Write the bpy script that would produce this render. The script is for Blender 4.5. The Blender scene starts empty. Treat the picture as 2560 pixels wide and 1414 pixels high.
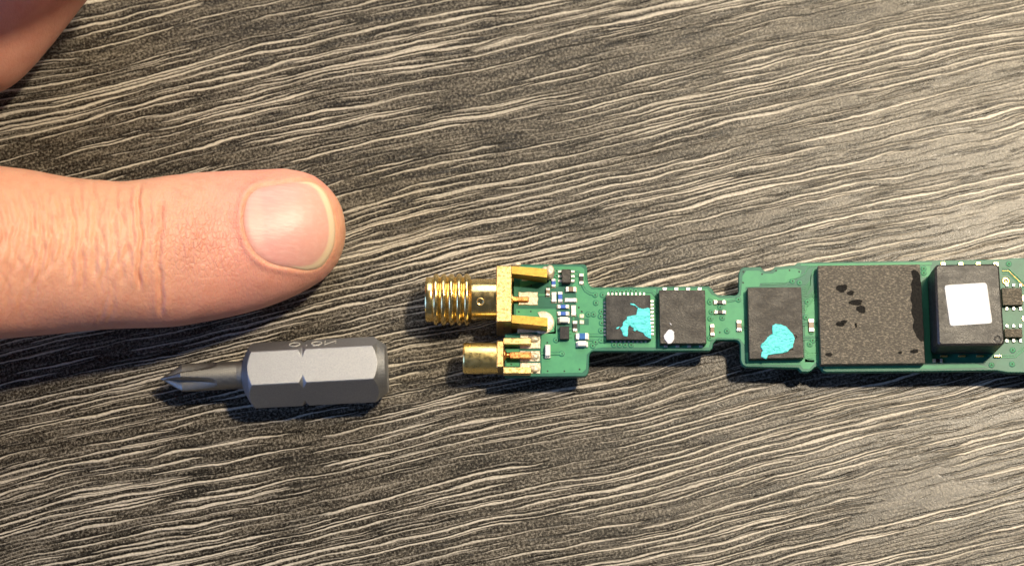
import bpy, bmesh, math, random
import numpy as np
from mathutils import Vector, noise as mnoise

random.seed(7); np.random.seed(7)
R = math.radians
S = 0.001                                  # everything below is laid out in millimetres
sc = bpy.context.scene
C = sc.collection

# ---------------------------------------------------------------- camera
FPX, PITCH, DIST = 5000.0, R(15.9), 236.0
cam_d = bpy.data.cameras.new('camera'); cam = bpy.data.objects.new('camera', cam_d); C.objects.link(cam)
CAM = np.array([0.0, -DIST*math.sin(PITCH), DIST*math.cos(PITCH)])
cam.location = CAM*S; cam.rotation_euler = (PITCH, 0, 0)
cam_d.sensor_width = 36; cam_d.sensor_fit = 'HORIZONTAL'; cam_d.lens = FPX/2560*36
cam_d.clip_start = 0.005; cam_d.clip_end = 20
cam_d.dof.use_dof = True; cam_d.dof.focus_distance = (DIST-5)*S; cam_d.dof.aperture_fstop = 24
sc.camera = cam

# ---------------------------------------------------------------- light
w = bpy.data.worlds.new('World'); sc.world = w; w.use_nodes = True
bg = w.node_tree.nodes['Background']; bg.inputs[0].default_value = (0.62, 0.66, 0.75, 1); bg.inputs[1].default_value = 0.10

def area_light(name, loc, target, size, power, color, shape='DISK'):
    d = bpy.data.lights.new(name, 'AREA'); d.shape = shape; d.size = size*S; d.energy = power; d.color = color
    o = bpy.data.objects.new(name, d); C.objects.link(o)
    o.location = Vector(loc)*S
    o.rotation_euler = (Vector(target)-Vector(loc)).to_track_quat('-Z', 'Y').to_euler()
    return o
area_light('desk_lamp_light', (176, 102, 410), (10, 0, 0), 30, 2.25, (1.0, 0.86, 0.66))
area_light('added_table_glow_light', (182, 190, 410), (40, 15, 0), 90, 0.8, (1.0, 0.80, 0.50))  # unseen warm light, added for the glow on the table's right side
area_light('side_window_light', (-420, -130, 210), (20, -5, 0), 260, 1.2, (0.20, 0.42, 1.0), 'SQUARE')
area_light('added_metal_reflection_light', (30, 480, 370), (0, 0, 0), 400, 1.9, (1.0, 0.98, 0.95), 'SQUARE')  # unseen soft panel, added to give the gold parts bright reflections

sc.view_settings.view_transform = 'Standard'; sc.view_settings.look = 'None'
sc.view_settings.exposure = 0.0; sc.view_settings.gamma = 1.0
sc.view_settings.use_curve_mapping = False

# ---------------------------------------------------------------- helpers
UPV = np.array([0, math.cos(PITCH), math.sin(PITCH)]); FWD = np.array([0, math.sin(PITCH), -math.cos(PITCH)])
def U(px, py, z=0.0):
    """point (mm) at height z that the photograph shows at pixel (px, py)"""
    d = np.array([(px-1280)/FPX, 0, 0]) + UPV*((707-py)/FPX) + FWD
    t = (z-CAM[2])/d[2]
    return CAM + d*t
def project(P):
    rel = np.asarray(P)-CAM
    dep = rel@FWD
    return 1280+FPX*rel[..., 0]/dep, 707-FPX*(rel@UPV)/dep

class MB:
    def __init__(s): s.v = []; s.f = []; s.m = []
    def add(s, vs, fs, mi=0):
        n = len(s.v); s.v += [tuple(map(float, p)) for p in vs]
        for f in fs: s.f.append([i+n for i in f]); s.m.append(mi)
    def box(s, x0, x1, y0, y1, z0, z1, c=0.0, mi=0):
        if c <= 0:
            vs = [(x0,y0,z0),(x1,y0,z0),(x1,y1,z0),(x0,y1,z0),(x0,y0,z1),(x1,y0,z1),(x1,y1,z1),(x0,y1,z1)]
            s.add(vs, [(3,2,1,0),(4,5,6,7),(0,1,5,4),(1,2,6,5),(2,3,7,6),(3,0,4,7)], mi)
        else:
            s.prism([(x0,y0),(x1,y0),(x1,y1),(x0,y1)], z0, z1, c, mi, vc=c)
    def prism(s, poly, z0, z1, c=0.0, mi=0, vc=0.0, zf=None):
        """vertical prism over a CCW polygon in mm, top edge chamfered by c, vertical corners cut by vc"""
        p = [np.array(q[:2], float) for q in poly]
        a = sum(p[i][0]*p[(i+1)%len(p)][1]-p[(i+1)%len(p)][0]*p[i][1] for i in range(len(p)))
        if a < 0: p = p[::-1]
        if vc > 0:
            q = []
            for i in range(len(p)):
                e0 = p[i-1]-p[i]; e1 = p[(i+1)%len(p)]-p[i]
                q += [p[i]+e0/np.linalg.norm(e0)*vc, p[i]+e1/np.linalg.norm(e1)*vc]
            p = q
        n = len(p)
        rings = [[(*q, z0) for q in p]]
        if c > 0:
            ins = []
            for i in range(n):
                e0 = p[i]-p[i-1]; e1 = p[(i+1)%n]-p[i]
                l0 = np.linalg.norm(e0)+1e-9; l1 = np.linalg.norm(e1)+1e-9
                n0 = np.array([-e0[1], e0[0]])/l0; n1 = np.array([-e1[1], e1[0]])/l1
                m = n0+n1; m = m/max(0.35, (m@m))*2*0.5*2*0.5
                m = (n0+n1)/max(0.5, 1+n0@n1)
                ins.append(p[i]+m*c)
            rings += [[(*q, z1-c) for q in p], [(*q, z1) for q in ins]]
        else:
            rings += [[(*q, z1) for q in p]]
        vs = [v for r in rings for v in r]; fs = []
        for k in range(len(rings)-1):
            for i in range(n):
                j = (i+1) % n
                fs.append((k*n+i, k*n+j, (k+1)*n+j, (k+1)*n+i))
        fs.append(tuple(range((len(rings)-1)*n, len(rings)*n))); fs.append(tuple(range(n-1, -1, -1)))
        s.add(vs, fs, mi)
    def lathe(s, prof, origin, axis, seg=48, mi=0, e1=None, cap0=True, cap1=True):
        """revolve (a, r) pairs round an axis"""
        ax = np.array(axis, float); ax /= np.linalg.norm(ax)
        e1 = np.array(e1 if e1 is not None else ([0,0,1] if abs(ax[2]) < .9 else [1,0,0]), float)
        e2 = np.cross(ax, e1); e2 /= np.linalg.norm(e2); e1 = np.cross(e2, ax)
        vs = []; fs = []; n = seg
        for a, r in prof:
            for k in range(n):
                t = 2*math.pi*k/n
                vs.append(np.array(origin)+ax*a+(e1*math.cos(t)+e2*math.sin(t))*r)
        for i in range(len(prof)-1):
            for k in range(n):
                fs.append((i*n+k, i*n+(k+1)%n, (i+1)*n+(k+1)%n, (i+1)*n+k))
        if cap0: fs.append(tuple(range(n-1, -1, -1)))
        if cap1: fs.append(tuple((len(prof)-1)*n+k for k in range(n)))
        s.add(vs, fs, mi)
    def ribbon(s, pts, wd, z0, z1, mi=0):
        """flat strip of width wd along a mm polyline, edges sloped"""
        pts = [np.array(p[:2], float) for p in pts]; n = len(pts); L = []; Rr = []
        for i in range(n):
            d = (pts[min(i+1, n-1)]-pts[max(i-1, 0)]); d /= np.linalg.norm(d)+1e-9
            nn = np.array([-d[1], d[0]]); L.append(pts[i]+nn*wd/2); Rr.append(pts[i]-nn*wd/2)
        k = 0.22
        vs = []
        for i in range(n):
            l, r = L[i], Rr[i]
            vs += [(*l, z0), (*(l+(r-l)*k), z1), (*(r+(l-r)*k), z1), (*r, z0)]
        fs = []
        for i in range(n-1):
            for j in range(3):
                fs.append((i*4+j, i*4+j+1, (i+1)*4+j+1, (i+1)*4+j))
        fs += [(0,1,2,3)[::-1], tuple((n-1)*4+q for q in (0,1,2,3))]
        s.add(vs, fs, mi)
    def mesh(s, name, mats, off=(0,0,0), smooth=False, angle=None, merge=False):
        me = bpy.data.meshes.new(name)
        v = (np.array(s.v)-np.array(off))*S
        me.from_pydata(v.tolist(), [], s.f)
        for m in (mats if isinstance(mats, (list, tuple)) else [mats]): me.materials.append(m)
        if any(s.m): me.polygons.foreach_set('material_index', s.m)
        bm = bmesh.new(); bm.from_mesh(me)
        if merge: bmesh.ops.remove_doubles(bm, verts=bm.verts, dist=1e-7)
        bmesh.ops.recalc_face_normals(bm, faces=bm.faces)
        bm.to_mesh(me); bm.free()
        if smooth or angle:
            me.polygons.foreach_set('use_smooth', [True]*len(me.polygons))
            if angle: me.set_sharp_from_angle(angle=R(angle))
        me.update()
        return me

def link(name, me, parent=None, loc=(0,0,0)):
    o = bpy.data.objects.new(name, me); C.objects.link(o)
    o.location = Vector([float(q) for q in loc])*S
    if parent: o.parent = parent
    return o
def tag(o, label=None, cat=None, group=None, kind=None):
    if label: o['label'] = label
    if cat: o['category'] = cat
    if group: o['group'] = group
    if kind: o['kind'] = kind
    return o
def inst(me, name, parent, loc): return link(name, me, parent, loc)

# ---------------------------------------------------------------- materials
def newmat(name, rough=0.5, metal=0.0, col=(.5,.5,.5), spec=0.5):
    m = bpy.data.materials.new(name); m.use_nodes = True
    b = m.node_tree.nodes['Principled BSDF']
    b.inputs['Base Color'].default_value = (*col, 1); b.inputs['Roughness'].default_value = rough
    b.inputs['Metallic'].default_value = metal; b.inputs['Specular IOR Level'].default_value = spec
    return m, m.node_tree.nodes, m.node_tree.links, b
class N:
    """tiny node-graph helper; coordinates come out in millimetres"""
    def __init__(s, m): s.n = m.node_tree.nodes; s.l = m.node_tree.links
    def set(s, sock, v):
        if isinstance(v, bpy.types.NodeSocket): s.l.new(v, sock)
        elif v is not None: sock.default_value = v
    def mm(s):
        t = s.n.new('ShaderNodeTexCoord'); v = s.n.new('ShaderNodeVectorMath'); v.operation = 'SCALE'
        s.l.new(t.outputs['Object'], v.inputs[0]); v.inputs['Scale'].default_value = 1000.0
        return v.outputs[0]
    def map(s, vec, scale=(1,1,1), rot=(0,0,0), loc=(0,0,0)):
        k = s.n.new('ShaderNodeMapping'); s.l.new(vec, k.inputs[0])
        k.inputs['Scale'].default_value = scale; k.inputs['Rotation'].default_value = rot; k.inputs['Location'].default_value = loc
        return k.outputs[0]
    def noise(s, vec, scale=1.0, detail=2.0, rough=0.5, dist=0.0, out='Fac'):
        k = s.n.new('ShaderNodeTexNoise'); s.l.new(vec, k.inputs['Vector'])
        k.inputs['Scale'].default_value = scale; k.inputs['Detail'].default_value = detail
        k.inputs['Roughness'].default_value = rough; k.inputs['Distortion'].default_value = dist
        return k.outputs[out]
    def math(s, op, a, b=None, c=None, clamp=False):
        k = s.n.new('ShaderNodeMath'); k.operation = op; k.use_clamp = clamp
        for i, v in enumerate((a, b, c)):
            if v is not None: s.set(k.inputs[i], v)
        return k.outputs[0]
    def rng(s, v, a, b, c=0.0, d=1.0, smooth=True):
        k = s.n.new('ShaderNodeMapRange'); k.interpolation_type = 'SMOOTHSTEP' if smooth else 'LINEAR'
        s.set(k.inputs[0], v)
        for i, q in enumerate((a, b, c, d)): s.set(k.inputs[1+i], q)
        return k.outputs[0]
    def mix(s, f, a, b, blend='MIX'):
        k = s.n.new('ShaderNodeMix'); k.data_type = 'RGBA'; k.blend_type = blend
        s.set(k.inputs['Factor'], f)
        s.set(k.inputs[6], (*a, 1) if isinstance(a, tuple) and len(a) == 3 else a)
        s.set(k.inputs[7], (*b, 1) if isinstance(b, tuple) and len(b) == 3 else b)
        return k.outputs[2]
    def bump(s, h, dist, strength=1.0, normal=None):
        k = s.n.new('ShaderNodeBump'); s.set(k.inputs['Height'], h)
        k.inputs['Distance'].default_value = dist*S; k.inputs['Strength'].default_value = strength
        if normal is not None: s.l.new(normal, k.inputs['Normal'])
        return k.outputs[0]
    def sep(s, v):
        k = s.n.new('ShaderNodeSeparateXYZ'); s.l.new(v, k.inputs[0]); return k.outputs
    def comb(s, x, y, z=0.0):
        k = s.n.new('ShaderNodeCombineXYZ')
        for i, q in enumerate((x, y, z)): s.set(k.inputs[i], q)
        return k.outputs[0]
    def attr(s, name):
        k = s.n.new('ShaderNodeAttribute'); k.attribute_name = name; return k.outputs

def mat_table():
    m, n, l, b = newmat('dark_wood_laminate', 0.36)
    g = N(m); p = g.map(g.mm(), rot=(0, 0, R(-13.5)))
    x, y, z = g.sep(p)
    def sgn(v_, k): return g.math('MULTIPLY', g.math('SUBTRACT', v_, 0.5), k)
    warp = g.noise(g.map(p, (0.014, 0.03, 0)), 1, 1.0)
    warp2 = g.noise(g.map(p, (0.06, 0.13, 0), loc=(5, 9, 0)), 1, 1.5)
    warp3 = g.noise(g.map(p, (0.16, 0.55, 0), loc=(2, 3, 0)), 1, 1.0)
    warp4 = g.noise(g.map(p, (1.1, 1.9, 0), loc=(7, 1, 0)), 1, 2.0)
    v = g.math('ADD', y, sgn(warp, 6.0))
    v = g.math('ADD', v, sgn(warp2, 1.4)); v = g.math('ADD', v, sgn(warp3, 0.8)); v = g.math('ADD', v, sgn(warp4, 0.2))
    zone = g.noise(g.comb(g.math('MULTIPLY', x, 0.03), g.math('MULTIPLY', v, 0.15), 3.3), 1, 2.0)
    speck = g.noise(p, 3.3, 3.0, 0.8)
    def rows(pitch, fu, seed, thr, w0, w1):
        """broken pale lines, one per row of the grain, each with a groove along its upper edge, its shaded side painted dark"""
        r = g.math('DIVIDE', g.math('ADD', v, seed*3.17), pitch)
        row = g.math('FLOOR', r); t = g.math('SUBTRACT', r, row)
        ln = g.noise(g.comb(g.math('ADD', g.math('MULTIPLY', x, fu), g.math('MULTIPLY', row, 17.31)), g.math('MULTIPLY', row, 7.77), seed), 1, 1.5, 0.55)
        ln = g.math('ADD', ln, sgn(zone, 0.36))
        ln = g.math('ADD', ln, sgn(speck, 0.05))
        on = g.rng(ln, thr, thr+0.035)
        wd = g.math('MULTIPLY', g.rng(ln, thr, thr+0.16, w0, w1), 1.0)
        d = g.math('ABSOLUTE', g.math('SUBTRACT', t, 0.40)); d = g.math('ADD', d, sgn(speck, 0.16))
        li = g.math('MULTIPLY', on, g.rng(g.math('SUBTRACT', wd, d), -0.02, 0.09))
        up = g.math('SUBTRACT', t, g.math('ADD', 0.40+0.09, wd)); up = g.math('ABSOLUTE', up)
        da = g.math('MULTIPLY', g.rng(ln, thr-0.06, thr+0.02), g.rng(g.math('SUBTRACT', 0.12, up), -0.03, 0.07))
        return li, da
    l1, d1 = rows(0.92, 0.055, 0.7, 0.485, 0.08, 0.17)
    l2, d2 = rows(0.66, 0.08, 4.3, 0.535, 0.10, 0.20)
    l3, d3 = rows(0.47, 0.11, 9.1, 0.50, 0.10, 0.22)
    light = g.math('MAXIMUM', g.math('MAXIMUM', l1, g.math('MULTIPLY', l2, 0.85)), g.math('MULTIPLY', l3, 0.30))
    dark = g.math('MULTIPLY', g.math('MAXIMUM', g.math('MAXIMUM', d1, g.math('MULTIPLY', d2, 0.8)), g.math('MULTIPLY', d3, 0.4)), g.math('SUBTRACT', 1.0, light))
    mot = g.noise(g.comb(g.math('MULTIPLY', x, 0.16), g.math('MULTIPLY', v, 1.1), 1.2), 1, 3, 0.6)
    base = g.mix(g.rng(mot, 0.32, 0.68), (0.013, 0.0105, 0.007), (0.048, 0.039, 0.027))
    spk = g.math('ADD', speck, sgn(mot, 0.22))
    base = g.mix(g.rng(spk, 0.47, 0.68), base, (0.26, 0.23, 0.18))
    base = g.mix(g.rng(spk, 0.46, 0.32), base, (0.010, 0.008, 0.006))
    base = g.mix(g.math('MULTIPLY', dark, 0.9), base, (0.008, 0.007, 0.005))  # unlit side of each groove painted dark into the colour
    lc = g.mix(g.rng(speck, 0.3, 0.6), (0.33, 0.29, 0.225), (0.57, 0.51, 0.415))
    col = g.mix(light, base, lc)
    l.new(col, b.inputs['Base Color'])
    h = g.math('SUBTRACT', g.math('MULTIPLY', light, 0.5), g.math('MULTIPLY', dark, 0.9))
    h = g.math('ADD', h, g.math('MULTIPLY', speck, 0.30))
    l.new(g.bump(h, 0.12, 0.85), b.inputs['Normal'])
    l.new(g.rng(speck, 0.3, 0.7, 0.24, 0.35), b.inputs['Roughness'])
    b.inputs['Specular IOR Level'].default_value = 0.36
    return m

def mat_metal(name, col, rough, bumpd=0.0, bscale=8.0, col2=None, vary=0.12, stretch=(1,1,1)):
    m, n, l, b = newmat(name, rough, 1.0, col); g = N(m)
    p = g.map(g.mm(), stretch)
    k = g.noise(p, bscale, 3.0, 0.6)
    l.new(g.mix(g.rng(k, 0.35, 0.68), col, col2 or tuple(c*0.72 for c in col)), b.inputs['Base Color'])
    l.new(g.rng(g.noise(p, bscale*0.4, 2), 0.3, 0.7, rough-vary*0.5, rough+vary), b.inputs['Roughness'])
    if bumpd: l.new(g.bump(k, bumpd), b.inputs['Normal'])
    return m

def mat_plain(name, col, rough=0.5, col2=None, scale=4.0, bumpd=0.0, spec=0.5, metal=0.0, detail=3.0):
    m, n, l, b = newmat(name, rough, metal, col, spec); g = N(m)
    p = g.mm(); k = g.noise(p, scale, detail, 0.6)
    l.new(g.mix(g.rng(k, 0.32, 0.7), col, col2 or tuple(c*0.8 for c in col)), b.inputs['Base Color'])
    if bumpd: l.new(g.bump(k, bumpd), b.inputs['Normal'])
    return m

def mat_chip(name, dark, light, rough, scale, bumpd, stretch=(1,1,1), spec=0.5):
    m, n, l, b = newmat(name, rough, 0, dark, spec); g = N(m)
    p = g.map(g.mm(), stretch)
    k = g.noise(p, scale, 4.0, 0.7); k2 = g.noise(p, scale*0.16, 2.0)
    l.new(g.mix(g.rng(k, 0.45, 0.75), dark, light), b.inputs['Base Color'])
    l.new(g.bump(g.math('ADD', k, g.math('MULTIPLY', k2, 0.5)), bumpd), b.inputs['Normal'])
    l.new(g.rng(k2, 0.3, 0.7, rough-0.08, rough+0.1), b.inputs['Roughness'])
    return m

def mat_paste():
    m, n, l, b = newmat('cyan_thermal_paste', 0.5); g = N(m); p = g.mm()
    k = g.noise(g.map(p, (0.7, 3.4, 1), rot=(0, 0, R(-8))), 1.0, 4.0, 0.65); k2 = g.noise(p, 1.3, 3.0, 0.6)
    crack = g.rng(g.math('ABSOLUTE', g.math('SUBTRACT', k, 0.5)), 0.012, 0.0)
    c = g.mix(g.rng(k2, 0.35, 0.7), (0.085, 0.72, 0.72), (0.11, 0.78, 0.78))
    c = g.mix(g.math('MULTIPLY', crack, 0.15), c, (0.01, 0.22, 0.21))
    l.new(c, b.inputs['Base Color'])
    l.new(g.bump(g.math('SUBTRACT', g.math('ADD', k, k2), crack), 0.05, 0.8), b.inputs['Normal'])
    return m

def mat_skin():
    m, n, l, b = newmat('skin', 0.48); g = N(m)
    p = g.mm(); at = g.attr('skin_tone'); wr = g.attr('wrinkle')
    mot = g.noise(p, 0.55, 3.0, 0.6); fine = g.noise(p, 3.2, 3.0, 0.6)
    c = g.mix(g.math('MULTIPLY', g.rng(mot, 0.4, 0.72), 0.28), at[0], (0.56, 0.19, 0.13))
    c = g.mix(g.math('MULTIPLY', g.rng(fine, 0.5, 0.75), 0.18), c, (0.80, 0.48, 0.29))
    l.new(c, b.inputs['Base Color'])
    b.inputs['Subsurface Weight'].default_value = 0.45
    b.inputs['Subsurface Radius'].default_value = (1.0, 0.42, 0.22)
    b.inputs['Subsurface Scale'].default_value = 0.9*S
    b.inputs['Specular IOR Level'].default_value = 0.42
    vo = n.new('ShaderNodeTexVoronoi'); vo.feature = 'DISTANCE_TO_EDGE'; vo.inputs['Scale'].default_value = 1.0
    q = n.new('ShaderNodeVectorMath'); q.operation = 'ADD'
    wv = n.new('ShaderNodeVectorMath'); wv.operation = 'SCALE'; wv.inputs['Scale'].default_value = 0.7
    nz = n.new('ShaderNodeTexNoise'); l.new(p, nz.inputs['Vector']); nz.inputs['Scale'].default_value = 1.1
    l.new(nz.outputs['Color'], wv.inputs[0]); l.new(g.map(p, (2.4, 1.3, 1.3)), q.inputs[0]); l.new(wv.outputs[0], q.inputs[1])
    l.new(q.outputs[0], vo.inputs['Vector'])
    crack = g.math('MULTIPLY', g.rng(vo.outputs['Distance'], 0.0, 0.22), wr[2])
    h = g.math('ADD', crack, g.math('MULTIPLY', g.noise(g.map(p, (1.5, 0.8, 0.8)), 2.2, 4.0, 0.68), 0.42))
    l.new(g.bump(h, 0.14, 0.85), b.inputs['Normal'])
    l.new(g.rng(fine, 0.3, 0.7, 0.42, 0.56), b.inputs['Roughness'])
    return m

def mat_nail():
    m, n, l, b = newmat('fingernail', 0.42); g = N(m)
    at = g.attr('skin_tone'); p = g.map(g.mm(), (0.12, 2.6, 2.6))
    k = g.noise(p, 1.0, 3.0, 0.6)
    l.new(g.mix(g.math('MULTIPLY', g.rng(k, 0.4, 0.7), 0.16), at[0], (0.9, 0.62, 0.52)), b.inputs['Base Color'])
    b.inputs['Subsurface Weight'].default_value = 0.3; b.inputs['Subsurface Radius'].default_value = (1, .5, .35)
    b.inputs['Subsurface Scale'].default_value = 0.8*S
    l.new(g.bump(k, 0.05, 0.6), b.inputs['Normal'])
    return m

M = {}
M['table'] = mat_table()
M['gold'] = mat_metal('gold_plating', (0.93, 0.69, 0.31), 0.33, 0.008, 8.0, (0.89, 0.62, 0.25))
M['gold_shiny'] = mat_metal('polished_gold_plating', (1.0, 0.79, 0.38), 0.20, 0.004, 3.0, (0.97, 0.70, 0.27), 0.08)
M['gold_pale'] = mat_metal('pale_gold_plating', (1.0, 0.79, 0.33), 0.30, 0.002, 5.0, (0.97, 0.73, 0.27), 0.08)
M['copper'] = mat_metal('copper_pin', (0.86, 0.40, 0.14), 0.3, 0.01, 9.0)
M['solder'] = mat_plain('solder', (0.80, 0.72, 0.55), 0.42, (0.52, 0.46, 0.34), 5.0, 0.07, metal=0.4)
M['tin'] = mat_plain('tinned_terminal', (0.86, 0.84, 0.80), 0.3, (0.66, 0.64, 0.60), 9.0, 0.02, metal=0.5)
M['steel'] = mat_metal('satin_tool_steel', (0.41, 0.415, 0.425), 0.5, 0.03, 14.0, (0.31, 0.315, 0.325), 0.1)
M['steel_shaft'] = mat_metal('turned_tool_steel', (0.27, 0.26, 0.235), 0.5, 0.01, 10.0, (0.30, 0.29, 0.27), 0.08)
M['engrave'] = mat_plain('bright_engraving', (0.48, 0.47, 0.43), 0.5)
M['gold_dark'] = mat_metal('dull_gold_plating', (0.46, 0.29, 0.07), 0.46, 0.012, 7.0, (0.40, 0.24, 0.05))
M['mask_dark'] = mat_plain('solder_mask_bare', (0.020, 0.150, 0.092), 0.42, (0.016, 0.125, 0.08), 1.2, 0.004, 0.3)
M['mask'] = mat_plain('solder_mask_over_copper', (0.070, 0.320, 0.150), 0.45, (0.058, 0.275, 0.138), 1.0, 0.004, 0.28)
M['edge'] = mat_plain('board_edge', (0.10, 0.17, 0.08), 0.6, (0.06, 0.13, 0.06), 4.0)
M['chip_black'] = mat_chip('black_chip_resin', (0.007, 0.007, 0.008), (0.040, 0.037, 0.036), 0.55, 6.0, 0.03)
M['chip_brown'] = mat_chip('grained_chip_resin', (0.016, 0.0135, 0.011), (0.085, 0.070, 0.052), 0.46, 4.2, 0.06, (0.8, 1.3, 1))
M['chip_rough'] = mat_chip('coarse_chip_resin', (0.065, 0.056, 0.042), (0.33, 0.28, 0.21), 0.46, 5.0, 0.12, (0.65, 1.35, 1))
M['block'] = mat_chip('moulded_block_resin', (0.022, 0.021, 0.021), (0.075, 0.068, 0.056), 0.40, 5.0, 0.045, (0.8, 1.2, 1))
M['cyan'] = mat_paste()
M['white_paste'] = mat_plain('white_paste', (0.80, 0.80, 0.84), 0.6, (0.70, 0.70, 0.74), 5.0, 0.08)
M['label'] = mat_plain('white_paper_label', (0.74, 0.74, 0.76), 0.6, (0.69, 0.69, 0.71), 2.0, 0.02, 0.3)
M['ceramic_brown'] = mat_plain('brown_ceramic', (0.24, 0.16, 0.10), 0.4)
M['ceramic_white'] = mat_plain('white_ceramic', (0.80, 0.78, 0.76), 0.35, (0.72, 0.70, 0.69), 6)
M['ceramic_blue'] = mat_plain('blue_ceramic', (0.05, 0.13, 0.50), 0.3, (0.06, 0.17, 0.60), 6)
M['ceramic_azure'] = mat_plain('azure_ceramic', (0.012, 0.11, 0.36), 0.3, (0.02, 0.15, 0.44), 6)
M['ceramic_black'] = mat_plain('black_ceramic', (0.015, 0.015, 0.017), 0.35)
M['hole'] = mat_plain('via_hole', (0.006, 0.03, 0.02), 0.6)
M['stain_shadow'] = mat_plain('dried_glue_and_painted_shadow', (0.008, 0.0075, 0.007), 0.8, (0.022, 0.020, 0.017), 4.0, 0.03, 0.12)
M['silk'] = mat_plain('white_silkscreen', (0.7, 0.72, 0.70), 0.6)
M['skin'] = mat_skin(); M['nail'] = mat_nail()

# ---------------------------------------------------------------- table
mb = MB(); mb.box(-330, 330, -260, 260, -18, 0)
o = link('table_top', mb.mesh('table_top', M['table'])); tag(o, 'dark wood grain table top with pale streaks running across it', 'table', kind='structure')

# ================================================================ circuit board
BT, BB = 3.75, 2.85                        # board top and underside
OB = U(1290, 800, 0); OB[2] = 0
board_root = bpy.data.objects.new('circuit_board', None); C.objects.link(board_root)
board_root.location = Vector(OB.tolist())*S; board_root.empty_display_size = 0.005
tag(board_root, 'long narrow green circuit board with gold connectors and black chips on table', 'circuit board')
def P2(pts, z=BT): return [U(a, b, z)[:2] for a, b in pts]
def part(name, mb, mat, parent=board_root, smooth=False, angle=None, merge=False):
    return link(name, mb.mesh(name, mat, OB, smooth, angle, merge), parent)
def arc(cx, cy, r, a0, a1, n=6):
    return [(cx+r*math.cos(R(a0+(a1-a0)*i/n)), cy+r*math.sin(R(a0+(a1-a0)*i/n))) for i in range(n+1)]
def rough_poly(pts, sub=3, amp=1.2, seed=0):
    rnd = random.Random(seed); out = []
    for i in range(len(pts)):
        a, b = pts[i], pts[(i+1) % len(pts)]
        for k in range(sub):
            t = k/sub
            out.append((a[0]+(b[0]-a[0])*t+(rnd.uniform(-amp, amp) if k else 0), a[1]+(b[1]-a[1])*t+(rnd.uniform(-amp, amp) if k else 0)))
    return out
def blob(cx, cy, rx, ry, seed, n=22, amp=.16):
    rnd = random.Random(seed); ph = [rnd.uniform(0, 6.28) for _ in range(4)]
    out = []
    for i in range(n):
        t = 2*math.pi*i/n; k = 1+amp*(math.sin(2*t+ph[0])*.5+math.sin(3*t+ph[1])*.5+math.sin(5*t+ph[2])*.35)+rnd.uniform(-.06, .06)
        out.append((cx+rx*k*math.cos(t), cy+ry*k*math.sin(t)))
    return out

outline = ([(1284, 661), (1454, 660)] + arc(1457, 671, 11, -90, 0, 5) + [(1469, 696)] + arc(1484, 704, 14, 180, 90, 5)
   + [(1772, 715), (1780, 722), (1786, 732), (1797, 738), (1832, 738)] + arc(1836, 727, 11, 90, 0, 4) + [(1847, 684)]
   + arc(1862, 682, 14, 180, 270, 5) + [(1902, 667), (1906, 673), (1913, 677), (1926, 677), (1932, 673), (1937, 667), (1986, 663), (1994, 656), (2339, 651), (2514, 648),
      (2530, 645), (2760, 642), (2760, 934), (2520, 930), (2490, 925), (2339, 927), (2066, 929), (2058, 926), (2052, 918), (2044, 915), (2036, 918), (2028, 926), (2020, 929), (2004, 928), (1996, 919)]
   + [(1866, 916), (1857, 911), (1852, 900), (1851, 868)] + arc(1838, 862, 13, 0, -90, 5) + [(1800, 849), (1790, 850), (1783, 858), (1781, 870), (1774, 876), (1500, 877)]
   + arc(1486, 890, 13, -90, -180, 5) + [(1472, 926)] + arc(1459, 928, 12, 0, 90, 5) + [(1262, 941), (1262, 834), (1291, 832), (1294, 826), (1294, 808), (1290, 803), (1284, 800)])
b = MB(); b.prism(P2(outline), BB, BT, 0.06)
board = part('board', b, [M['mask_dark']])

# --- light copper pour areas (mask over copper) laid on the board
def sheet(name, pts, z0, z1, mat, parent, c=0.012):
    q = MB(); q.prism(P2(pts), BT+z0, BT+z1, c); return part(name, q, mat, parent)
pours = [
 [(1300, 666), (1452, 666), (1461, 672), (1463, 700), (1478, 722), (1504, 724), (1504, 735), (1504, 868), (1482, 872), (1467, 886), (1465, 922), (1455, 931), (1354, 933), (1354, 905), (1352, 870), (1354, 834), (1385, 828), (1392, 772), (1440, 700), (1405, 712), (1378, 722), (1372, 700), (1300, 718)],
 [(1290, 772), (1390, 772), (1390, 834), (1354, 834), (1330, 800), (1290, 800)],
 [(1266, 872), (1298, 872), (1298, 880), (1266, 880)],
 [(1266, 906), (1298, 906), (1298, 914), (1266, 914)],
 [(1504, 722), (1640, 722), (1640, 868), (1504, 868)],
 [(1645, 722), (1768, 721), (1778, 735), (1800, 745), (1844, 745), (1852, 738), (1856, 690), (1866, 676), (1898, 676), (1908, 684), (1932, 684), (1944, 674), (1988, 670), (2004, 676), (2000, 690), (1968, 706), (1900, 708), (1898, 716), (1864, 718), (1862, 862), (1848, 846), (1795, 844), (1776, 852), (1772, 868), (1645, 870)],
 [(1864, 880), (2036, 898), (2036, 908), (2024, 922), (2008, 922), (2000, 912), (1868, 910)],
 [(2012, 745), (2044, 745), (2046, 905), (2012, 905)],
 [(2002, 660), (2330, 656), (2330, 662), (2002, 664)],
 [(2058, 912), (2330, 912), (2440, 908), (2470, 918), (2330, 922), (2064, 923)],
 [(2300, 664), (2326, 664), (2326, 690), (2306, 694)],
]
for pl in pours: sheet('copper_pour', pl, 0.0, 0.02, M['mask'], board)
for pl in [[(1300, 722), (1378, 724), (1392, 735), (1392, 768), (1300, 768)], [(1440, 716), (1440, 782), (1450, 800), (1450, 828), (1436, 828), (1436, 790), (1428, 780), (1428, 735), (1416, 732)],
           [(1460, 796), (1472, 796), (1472, 812), (1460, 812)]]:
    sheet('bare_laminate', pl, 0.02, 0.032, M['mask_dark'], board)
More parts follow.
